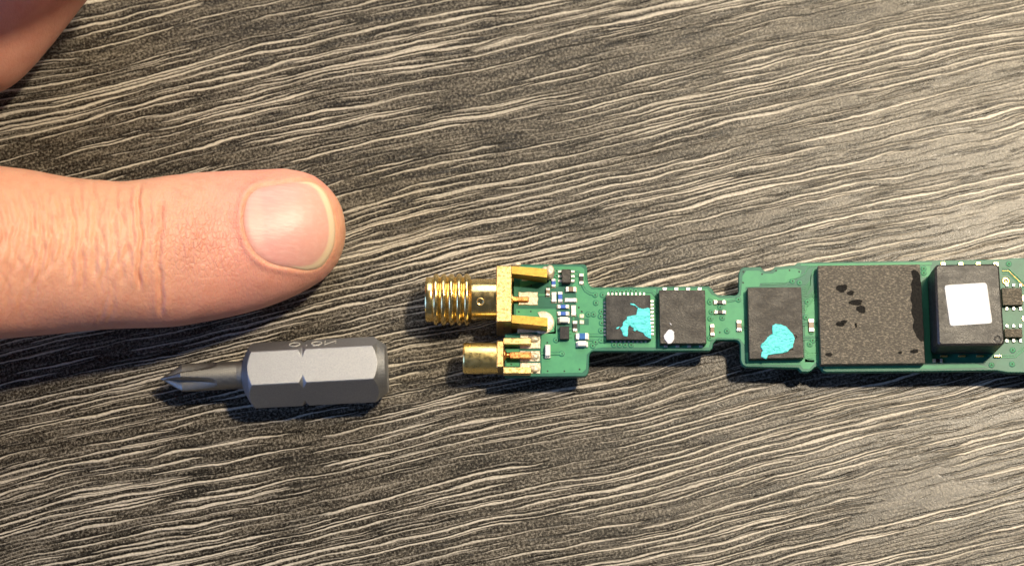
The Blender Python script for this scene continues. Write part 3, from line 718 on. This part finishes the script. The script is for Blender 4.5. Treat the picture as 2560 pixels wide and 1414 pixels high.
for k in range(6):
    thetas += [60*k+t for t in (-30, -24, -18, -13, -9, -6, -4, -2.2, -1.0, 0, 1.0, 2.2, 4, 6, 9, 13, 18, 24)]
q = MB(); vs = []; fs = []; n_ = len(thetas)
for a in stn:
    cr = cap_r(a)
    for t in thetas:
        d = (t-30) % 60; d = d-60 if d > 30 else d
        hr = AP/math.cos(R(d)); e = abs(abs(d)-30)
        hr = min(hr, AC-.035)                               # worn corner
        r = min(hr, cr); vs.append(Obit+axv*a+(lat*math.cos(R(t))+zv*math.sin(R(t)))*r)
for i in range(len(stn)-1):
    for k in range(n_): fs.append((i*n_+k, i*n_+(k+1) % n_, (i+1)*n_+(k+1) % n_, (i+1)*n_+k))
fs += [tuple(range(n_-1, -1, -1)), tuple((len(stn)-1)*n_+k for k in range(n_))]
q.add(vs, fs); bit_part('hex_shank', q, M['steel'], bit, angle=14)
# shaft and fluted cross tip
sR = 1.60; t_tip, t_full, t_fl = A(401), A(456), A(545)
stn = np.concatenate([np.linspace(hx0+.3, t_fl, 120), np.linspace(t_fl, t_full, 200)[1:], np.linspace(t_full, t_tip, 40)[1:]])
n_ = 144; q = MB(); vs = []; fs = []
for i, a in enumerate(stn):
    Rm = sR+max(0, (a-A(595)))*.12
    if a < t_full: Rm = max(.02, sR*(a-t_tip)/(t_full-t_tip)*.98+.03)
    if A(585) > a > t_full: Rm += .0015*math.sin(a*2*math.pi/.24)
    u_ = np.clip((t_fl-a)/(t_fl-t_tip), 0, 1)
    dpt = sR*(1.0-.85*u_**.75)
    for k in range(n_):
        t = 360*k/n_+5; f_ = ((t-45) % 90); f_ = f_-90 if f_ > 45 else f_
        wl = 45-min(32, 3+ 60*(1-u_)) if u_ > 0 else 0
        r = Rm
        if u_ > 0:
            half = 18+24*u_**.45                              # half width of the flute in degrees
            half = min(half, 40)
            if abs(f_) < half: r = min(Rm, dpt+(Rm*1.02-dpt)*(abs(f_)/half)**1.15 if dpt < Rm else Rm)
        vs.append(Obit+lat*.16+axv*a+(lat*math.cos(R(t))+zv*math.sin(R(t)))*r)
for i in range(len(stn)-1):
    for k in range(n_): fs.append((i*n_+k, i*n_+(k+1) % n_, (i+1)*n_+(k+1) % n_, (i+1)*n_+k))
fs += [tuple(range(n_)), tuple((len(stn)-1)*n_+k for k in range(n_-1, -1, -1))]
q.add(vs, fs); bit_part('fluted_tip', q, M['steel_shaft'], bit, angle=30)
# engraved size mark NO.0 on the far flank, upside down to the camera
fn = lat*math.cos(R(30))+zv*math.sin(R(30)); fu = -lat*math.sin(R(30))+zv*math.cos(R(30))      # across the flank, upwards
def eng(strokes, a_c, wdt, hgt):
    for st in strokes:
        q = MB(); vs = []
        pts = [Obit+fn*(AP)+axv*(a_c-(x-.5)*wdt)+fu*(-(y-.5)*hgt-.25) for x, y in st]
        hw = .09
        for i, p in enumerate(pts):
            d = pts[min(i+1, len(pts)-1)]-pts[max(i-1, 0)]; d /= np.linalg.norm(d); s_ = np.cross(fn, d)
            vs += [p+s_*hw-fn*.02, p+s_*hw*.6+fn*.05, p-s_*hw*.6+fn*.05, p-s_*hw-fn*.02]
        fs = [(i*4+j, i*4+j+1, i*4+j+5, i*4+j+4) for i in range(len(pts)-1) for j in range(3)]
        q.add(vs, fs); bit_part('engraved_mark', q, M['engrave'], shank)
shank = [c for c in bit.children if c.name.startswith('hex_shank')][0]
circ = [(.5+.5*math.cos(t), .5+.5*math.sin(t)) for t in np.linspace(0, 2*math.pi, 25)]
eng([[(0, 0), (0, 1), (1, 0), (1, 1)]], A(830), 1.25, 1.5)
eng([circ], A(796), 1.15, 1.4); eng([[(.1, -.2), (.9, -.2)]], A(796), 1.0, 1.3)
eng([[(.3, 0), (.7, 0.02)]], A(772), .4, 1.4)
eng([circ], A(741), 1.2, 1.5)

# ================================================================ hand
def pchip(xs, ys):
    xs = np.array(xs, float); ys = np.array(ys, float); h = np.diff(xs); dl = np.diff(ys)/h
    d = np.zeros(len(xs)); d[0] = dl[0]; d[-1] = dl[-1]
    for i in range(1, len(xs)-1):
        if dl[i-1]*dl[i] > 0:
            w1 = 2*h[i]+h[i-1]; w2 = h[i]+2*h[i-1]; d[i] = (w1+w2)/(w1/dl[i-1]+w2/dl[i])
    def f(x):
        x = np.asarray(x, float); k = np.clip(np.searchsorted(xs, x)-1, 0, len(xs)-2); t = (x-xs[k])/h[k]
        return (2*t**3-3*t**2+1)*ys[k]+(t**3-2*t**2+t)*h[k]*d[k]+(-2*t**3+3*t**2)*ys[k+1]+(t**3-t**2)*h[k]*d[k+1]
    return f
TIP = 863.0
up = [(-1000, 520), (-900, 470), (-800, 430), (-500, 412), (-150, 409), (-60, 412), (0, 419), (80, 430), (159, 444), (240, 454), (304, 458), (354, 452), (442, 437), (566, 429), (650, 426), (700, 425), (745, 430)]
lo = [(-1000, 850), (-900, 905), (-800, 930), (-500, 895), (-150, 862), (-60, 853), (0, 848), (141, 834), (283, 821), (424, 817), (513, 804), (636, 776), (725, 744), (745, 734)]
fu_, fl_ = pchip(*zip(*up)), pchip(*zip(*lo))
tipc = [(745, 430), (760, 433), (785, 442), (806, 456), (826, 474), (842, 495), (853, 518), (859, 540), (863, 571)]
tipd = [(745, 734), (775, 718), (806, 698), (826, 678), (842, 656), (853, 632), (859, 610), (863, 575)]
tu = lambda x: np.interp(x, [p[0] for p in tipc], [p[1] for p in tipc])
tl = lambda x: np.interp(x, [p[0] for p in tipd], [p[1] for p in tipd])
zc_f = pchip([-1000, -500, -60, 0, 350, 600, 760, 830, 863], [34, 26, 17, 15.4, 10.6, 7.7, 6.4, 5.6, 5.0])
bt_f = pchip([-1000, -800, -500, -150, -60, 0, 150, 300, 350, 450, 610, 700, 760], [5.5, 8.6, 8.6, 8.6, 8.6, 8.2, 7.2, 6.7, 6.8, 6.6, 6.0, 5.75, 5.5])
bb_f = pchip([-1000, -800, -500, -60, 0, 350, 600, 760], [5.5, 8.8, 8.8, 8.2, 8.0, 7.5, 7.1, 6.2])
tt = np.linspace(0, 1, 61)
xs = np.concatenate([np.linspace(-1000, -40, 60), np.linspace(-38, 743, 360), 745+(TIP-745)*np.sin(tt*math.pi/2)])
XB = 745.0
# width near the tip: follow the traced curve but close it elliptically
def ring_par(x):
    if x <= XB: a_u, a_l = float(fu_(x)), float(fl_(x))
    else:
        a_u, a_l = float(tu(x)), float(tl(x))
    zc = float(zc_f(x))
    k = 1.0 if x <= XB else math.sqrt(max(0, 1-((x-XB)/(TIP-XB))**2))
    bt = float(bt_f(min(x, 760)))*(k**.92); bb = float(bb_f(min(x, 760)))*(k**.8)
    pu, pl_ = U(x, a_u, zc), U(x, a_l, zc)
    return (pu[0]+pl_[0])/2, (pu[1]+pl_[1])/2, zc, max(1e-3, (pu[1]-pl_[1])/2*.975), max(1e-3, bt), max(1e-3, bb)
RP = np.array([ring_par(x) for x in xs])
NT = 260; th = np.linspace(0, 2*math.pi, NT, endpoint=False)
ct, st = np.cos(th), np.sin(th); ee = 2/2.06
cyx = np.sign(ct)*np.abs(ct)**ee; czx = np.sign(st)*np.abs(st)**ee
PX = np.repeat(RP[:, 0:1], NT, 1); PY = RP[:, 1:2]+RP[:, 3:4]*cyx; PZ = RP[:, 2:3]+np.where(czx > 0, RP[:, 4:5], RP[:, 5:6])*czx
PZ = np.maximum(PZ, .05+.02*np.abs(cyx))
G = np.stack([PX, PY, PZ], -1)
# a slight smoothing of the traced outline along the finger
def normals(G):
    du = np.gradient(G, axis=0); dv = np.roll(G, -1, 1)-np.roll(G, 1, 1)
    nrm = np.cross(du, dv); nrm /= np.linalg.norm(nrm, axis=-1, keepdims=True)+1e-12
    cen = np.stack([RP[:, 0], RP[:, 1], RP[:, 2]], -1)[:, None, :]
    s_ = np.sign(np.sum(nrm*(G-cen), -1, keepdims=True)); s_[s_ == 0] = 1
    return nrm*s_
NR = normals(G)
u, vv = project(G)
topm = np.clip(NR[..., 2]*1.6+.25, 0, 1)
nail_pts = [(608, 560), (609, 530), (616, 500), (632, 478), (655, 467), (700, 460), (745, 453), (780, 456), (804, 472), (822, 500), (834, 540), (838, 580), (833, 618), (818, 648), (797, 668), (765, 674), (725, 668), (690, 662), (660, 650), (635, 630), (617, 598)]
NPx = np.array(nail_pts, float)
def smooth_closed(p, n=160):
    m_ = len(p); out = []
    for i in range(n):
        t = i/n*m_; k = int(t); f = t-k; p0, p1, p2, p3 = p[k-1], p[k % m_], p[(k+1) % m_], p[(k+2) % m_]
        out.append(.5*((2*p1)+(-p0+p2)*f+(2*p0-5*p1+4*p2-p3)*f*f+(-p0+3*p1-3*p2+p3)*f**3))
    return np.array(out)
NO = smooth_closed(NPx)
def sdf_nail(x, y):
    sh = x.shape; q = np.stack([x.ravel(), y.ravel()], -1); best = np.full(len(q), 1e9); inside = np.zeros(len(q), bool)
    A_ = NO; B_ = np.roll(NO, -1, 0)
    for a, b_ in zip(A_, B_):
        e = b_-a; w_ = q-a; t = np.clip((w_@e)/(e@e), 0, 1); d = np.linalg.norm(w_-t[:, None]*e, axis=1); best = np.minimum(best, d)
        c_ = (a[1] > q[:, 1]) != (b_[1] > q[:, 1])
        with np.errstate(divide='ignore', invalid='ignore'):
            xi = (b_[0]-a[0])*(q[:, 1]-a[1])/(b_[1]-a[1])+a[0]
        inside ^= c_ & (q[:, 0] < xi)
    return np.where(inside, -best, best).reshape(sh)
near = (u > 560) & (u < 900)
sd = np.full(u.shape, 99.0); ring_sel = np.where((xs > 540))[0]
sd[ring_sel] = sdf_nail(u[ring_sel], vv[ring_sel])
D = np.zeros(u.shape)
# nail bed and the fold of skin round it; towards the tip the fold fades
fold = np.interp(u, [600, 660, 760, 820], [1.0, .9, .45, .1])
D += topm*(np.where(sd < 0, -.30*np.clip(-sd/5, 0, 1), 0) + fold*.20*np.exp(-((sd-10)/9.0)**2)*(sd > -3) - .10*np.exp(-((sd-1)/2.5)**2))
rnd = random.Random(12)
def crease(x0, y0, y1, depth, wid, bow=0.0, wob=3.0, seed=0):
    """a fold across the finger at pixel column x0 between rows y0 and y1"""
    global D
    t = np.clip((vv-y0)/(y1-y0), 0, 1); m_ = np.clip((vv-y0)/25+.5, 0, 1)*np.clip((y1-vv)/25+.5, 0, 1)
    xc = x0+bow*(4*(t-.5)**2)+wob*np.sin(vv/23+seed)+wob*.6*np.sin(vv/9.5+seed*2.3)
    D += topm*m_*depth*(-np.exp(-((u-xc)/wid)**2)+.45*np.exp(-((u-xc-2.1*wid)/(1.6*wid))**2)+.45*np.exp(-((u-xc+2.1*wid)/(1.6*wid))**2))
crease(350, 470, 715, .32, 5.5, -4, 2.5, 1); crease(398, 505, 780, .24, 6.5, 8, 2.5, 2); crease(372, 500, 640, .08, 4, 4, 3, 3)
for i, x0 in enumerate([-22, 4, 32, 58, 84, 108, 132, 158, 186, 212, 240, 262, 288, 312, 328]):
    bow = np.interp(x0, [-20, 120, 330], [-26, -14, -2])
    crease(x0+rnd.uniform(-4, 4), 470+rnd.uniform(-10, 25), 690+rnd.uniform(-30, 50), rnd.uniform(.10, .20), rnd.uniform(5.5, 8.5), bow, 3.5, i)
    crease(x0+rnd.uniform(8, 16), 500+rnd.uniform(-10, 40), 620+rnd.uniform(-30, 50), rnd.uniform(.04, .09), rnd.uniform(3.0, 4.5), bow, 4.5, i+40)
for i in range(14):
    x0 = rnd.uniform(420, 585); y0 = rnd.uniform(500, 600); crease(x0, y0, y0+rnd.uniform(40, 110), rnd.uniform(.03, .07), rnd.uniform(3, 5), rnd.uniform(-8, 8), 5, i+70)
for x0, y0, y1, dp in [(265, 620, 800, .07), (285, 700, 810, .06), (60, 640, 790, .07), (20, 680, 800, .06), (100, 640, 740, .07)]:
    crease(x0, y0, y1, dp, 6, -14, 3, x0)
# soft lumps
lump = np.zeros(u.shape); idx = np.where(xs > -60)[0]
for i in idx:
    for k in range(0, NT, 4):
        p = G[i, k]; val = mnoise.noise(Vector(p)*.16)*.22+mnoise.noise(Vector(p)*.55)*.05
        lump[i, k:k+4] = val
lump = (lump+np.roll(lump, 1, 1)+np.roll(lump, -1, 1)+np.roll(lump, 2, 1)+np.roll(lump, -2, 1))/5
D += lump*topm
G2 = G+NR*D[..., None]
# skin colours: yellower over joint, pinker towards nail, darker red along lower side
def lerp(a, b_, t): return a+(b_-a)*t[..., None]
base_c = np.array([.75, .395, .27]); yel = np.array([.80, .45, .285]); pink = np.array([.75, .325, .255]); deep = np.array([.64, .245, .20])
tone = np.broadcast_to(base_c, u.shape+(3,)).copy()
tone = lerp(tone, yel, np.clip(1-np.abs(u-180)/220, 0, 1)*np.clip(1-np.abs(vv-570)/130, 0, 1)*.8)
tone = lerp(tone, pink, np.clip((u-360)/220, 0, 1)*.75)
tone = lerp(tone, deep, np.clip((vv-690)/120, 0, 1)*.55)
tone = lerp(tone, np.array([.74, .42, .22]), np.clip(1-np.abs(sd-4)/5, 0, 1)*.35*topm)
tone = lerp(tone, np.array([.74, .39, .21]), np.clip((u-815)/40, 0, 1)*.7)
wr = np.clip(1-np.abs(u-490)/150, 0, 1)*np.clip(1-np.abs(vv-590)/130, 0, 1)*.6+.14

# remaining hand: palm and folded fingers grown from a skeleton, in millimetres
def skin_mesh(verts, edges, radii):
    me = bpy.data.meshes.new('skeleton'); me.from_pydata(verts, edges, []); ob = bpy.data.objects.new('skeleton', me); C.objects.link(ob)
    sk = ob.modifiers.new('s', 'SKIN'); me.skin_vertices[0].data[0].use_root = True
    for i, r in enumerate(radii): me.skin_vertices[0].data[i].radius = r if isinstance(r, tuple) else (r, r)
    ss = ob.modifiers.new('d', 'SUBSURF'); ss.levels = 2; ss.render_levels = 2
    rm = ob.modifiers.new('r', 'REMESH'); rm.mode = 'VOXEL'; rm.voxel_size = 1.0
    sm = ob.modifiers.new('m', 'SMOOTH'); sm.iterations = 8; sm.factor = .5
    dg = bpy.context.evaluated_depsgraph_get(); ev = ob.evaluated_get(dg); m2 = ev.to_mesh()
    V = np.array([v_.co[:] for v_ in m2.vertices]); F = [list(p.vertices) for p in m2.polygons]
    ev.to_mesh_clear(); bpy.data.objects.remove(ob); bpy.data.meshes.remove(me)
    return V, F
iM = RP[4]                                   # where the index finger meets its knuckle
i0 = (float(iM[0]), float(iM[1]), float(iM[2]))
kv = [(-150, i0[1]+10, 44), (-185, i0[1]+8, 46), (-235, i0[1]+6, 48),            # palm centre, wrist, forearm
      (i0[0]+3, i0[1], i0[2]-.5), tuple(float(q) for q in RP[22][:3]),                     # index knuckle
      (-108, 30, 45), (-74, 32, 47), (-46, 37, 42), (-46, 41, 27), (-55, 37.5, 15), (-63, 27, 10), (-67, 22.5, 9.5),   # middle finger folded back under itself
      (-112, 46, 40), (-84, 60, 38), (-62, 66, 28), (-76, 62, 14),               # ring finger
      (-122, 66, 38), (-100, 80, 32), (-88, 84, 20), (-98, 80, 12),              # little finger
      (-160, i0[1]-26, 34), (-130, i0[1]-38, 26), (-105, i0[1]-40, 20)]          # thumb
ke = [(0,1),(1,2),(0,3),(3,4),(0,5),(5,6),(6,7),(7,8),(8,9),(9,10),(10,11),(0,12),(12,13),(13,14),(14,15),(0,16),(16,17),(17,18),(18,19),(0,20),(20,21),(21,22)]
kr = [(20, 15), (22, 17), (24, 20), 12, 9.0, 12, 10, 11.5, 10, 9.4, 8.6, 7.0, 12, 9.6, 9, 7.5, 11, 8.5, 8, 6.5, 15, 11, 9]
HV, HF = skin_mesh(kv, ke, kr)

hand_off = np.array([-60.0, 5.0, 0.0])
n0 = G2.shape[0]*NT
allv = np.concatenate([G2.reshape(-1, 3), HV]); f_all = []
for i in range(len(xs)-1):
    for k in range(NT):
        f_all.append((i*NT+k, i*NT+(k+1) % NT, (i+1)*NT+(k+1) % NT, (i+1)*NT+k))
f_all.append(tuple(range(NT-1, -1, -1))); f_all.append(tuple((len(xs)-1)*NT+k for k in range(NT)))
f_all += [[i+n0 for i in f] for f in HF]
me = bpy.data.meshes.new('hand'); me.from_pydata(((allv-hand_off)*S).tolist(), [], f_all); me.materials.append(M['skin'])
me.polygons.foreach_set('use_smooth', [True]*len(me.polygons))
bm = bmesh.new(); bm.from_mesh(me); bmesh.ops.recalc_face_normals(bm, faces=bm.faces); bm.to_mesh(me); bm.free()
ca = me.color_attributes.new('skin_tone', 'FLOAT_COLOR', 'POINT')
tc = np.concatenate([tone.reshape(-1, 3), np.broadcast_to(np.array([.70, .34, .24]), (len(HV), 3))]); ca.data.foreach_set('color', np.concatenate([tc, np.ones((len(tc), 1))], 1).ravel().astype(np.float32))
wa = me.attributes.new('wrinkle', 'FLOAT', 'POINT'); wa.data.foreach_set('value', np.concatenate([wr.ravel(), np.full(len(HV), .1)]).astype(np.float32))
hand = link('hand', me, None, hand_off)
tag(hand, 'bare hand with index finger stretched out flat on the table above the screwdriver bit', 'hand')

# nail plate
def top_z(x, y):
    r = [np.interp(x, RP[:, 0], RP[:, c_]) for c_ in (1, 2, 3, 4)]
    t = np.clip(np.abs(y-r[0])/r[2], 0, .999); return r[1]+r[3]*(1-t**2.06)**(1/2.06)
def on_finger(px, py):
    z = 12.0
    for _ in range(14):
        p = U(px, py, z); z = z*.4+.6*top_z(p[0], p[1])
    return U(px, py, z)
cN = np.array([722.0, 565.0]); NR_, NA_ = 22, 160
vs = []; cols = []
for r_ in range(NR_+1):
    rr = (r_/NR_)**.8
    for k in range(NA_):
        e = NO[k]-cN; q_ = cN+e*rr
        p = on_finger(q_[0], q_[1])
        edge = np.clip((rr-.86)/.14, 0, 1)
        free = np.clip((q_[0]-770)/50, 0, 1)
        lift = .10+.22*free-.16*edge*edge*(1-free)
        p = p+np.array([0, 0, lift]); vs.append(p)
        px_, py_ = q_
        dfree = (1-rr)*np.linalg.norm(e)
        rightness = np.clip((px_-cN[0])/100*1.2-.02+np.clip((py_-600)/90, 0, .2), 0, 1)
        fe = np.clip((17*rightness-dfree)/4, 0, 1)
        lun = np.clip((658+10*math.sin((py_-480)/50)-px_)/16, 0, 1)
        c_ = np.array([.70, .32, .285]); c_ = c_+(np.array([.74, .39, .32])-c_)*np.clip((px_-640)/170, 0, 1)
        c_ = c_+(np.array([.82, .56, .43])-c_)*lun*.2; c_ = c_+(np.array([.80, .62, .42])-c_)*fe
        c_ = c_+(np.array([.74, .44, .25])-c_)*np.clip((4-dfree)/4, 0, 1)*.35
        cols.append(c_)
fs = [(i*NA_+k, i*NA_+(k+1) % NA_, (i+1)*NA_+(k+1) % NA_, (i+1)*NA_+k) for i in range(NR_) for k in range(NA_)]
base_i = NR_*NA_
for k in range(NA_):                                    # thickness of the plate's rim
    p = vs[base_i+k]; vs.append(p+np.array([0, 0, -.4])); cols.append(cols[base_i+k])
fs += [((NR_)*NA_+k, NR_*NA_+(k+1) % NA_, (NR_+1)*NA_+(k+1) % NA_, (NR_+1)*NA_+k) for k in range(NA_)]
q = MB(); q.add(vs, fs); me = q.mesh('fingernail', M['nail'], hand_off, smooth=True, merge=False)
ca = me.color_attributes.new('skin_tone', 'FLOAT_COLOR', 'POINT'); ca.data.foreach_set('color', np.concatenate([np.array(cols), np.ones((len(cols), 1))], 1).ravel().astype(np.float32))
nail = link('fingernail', me, hand)

sc.render.engine = 'CYCLES'
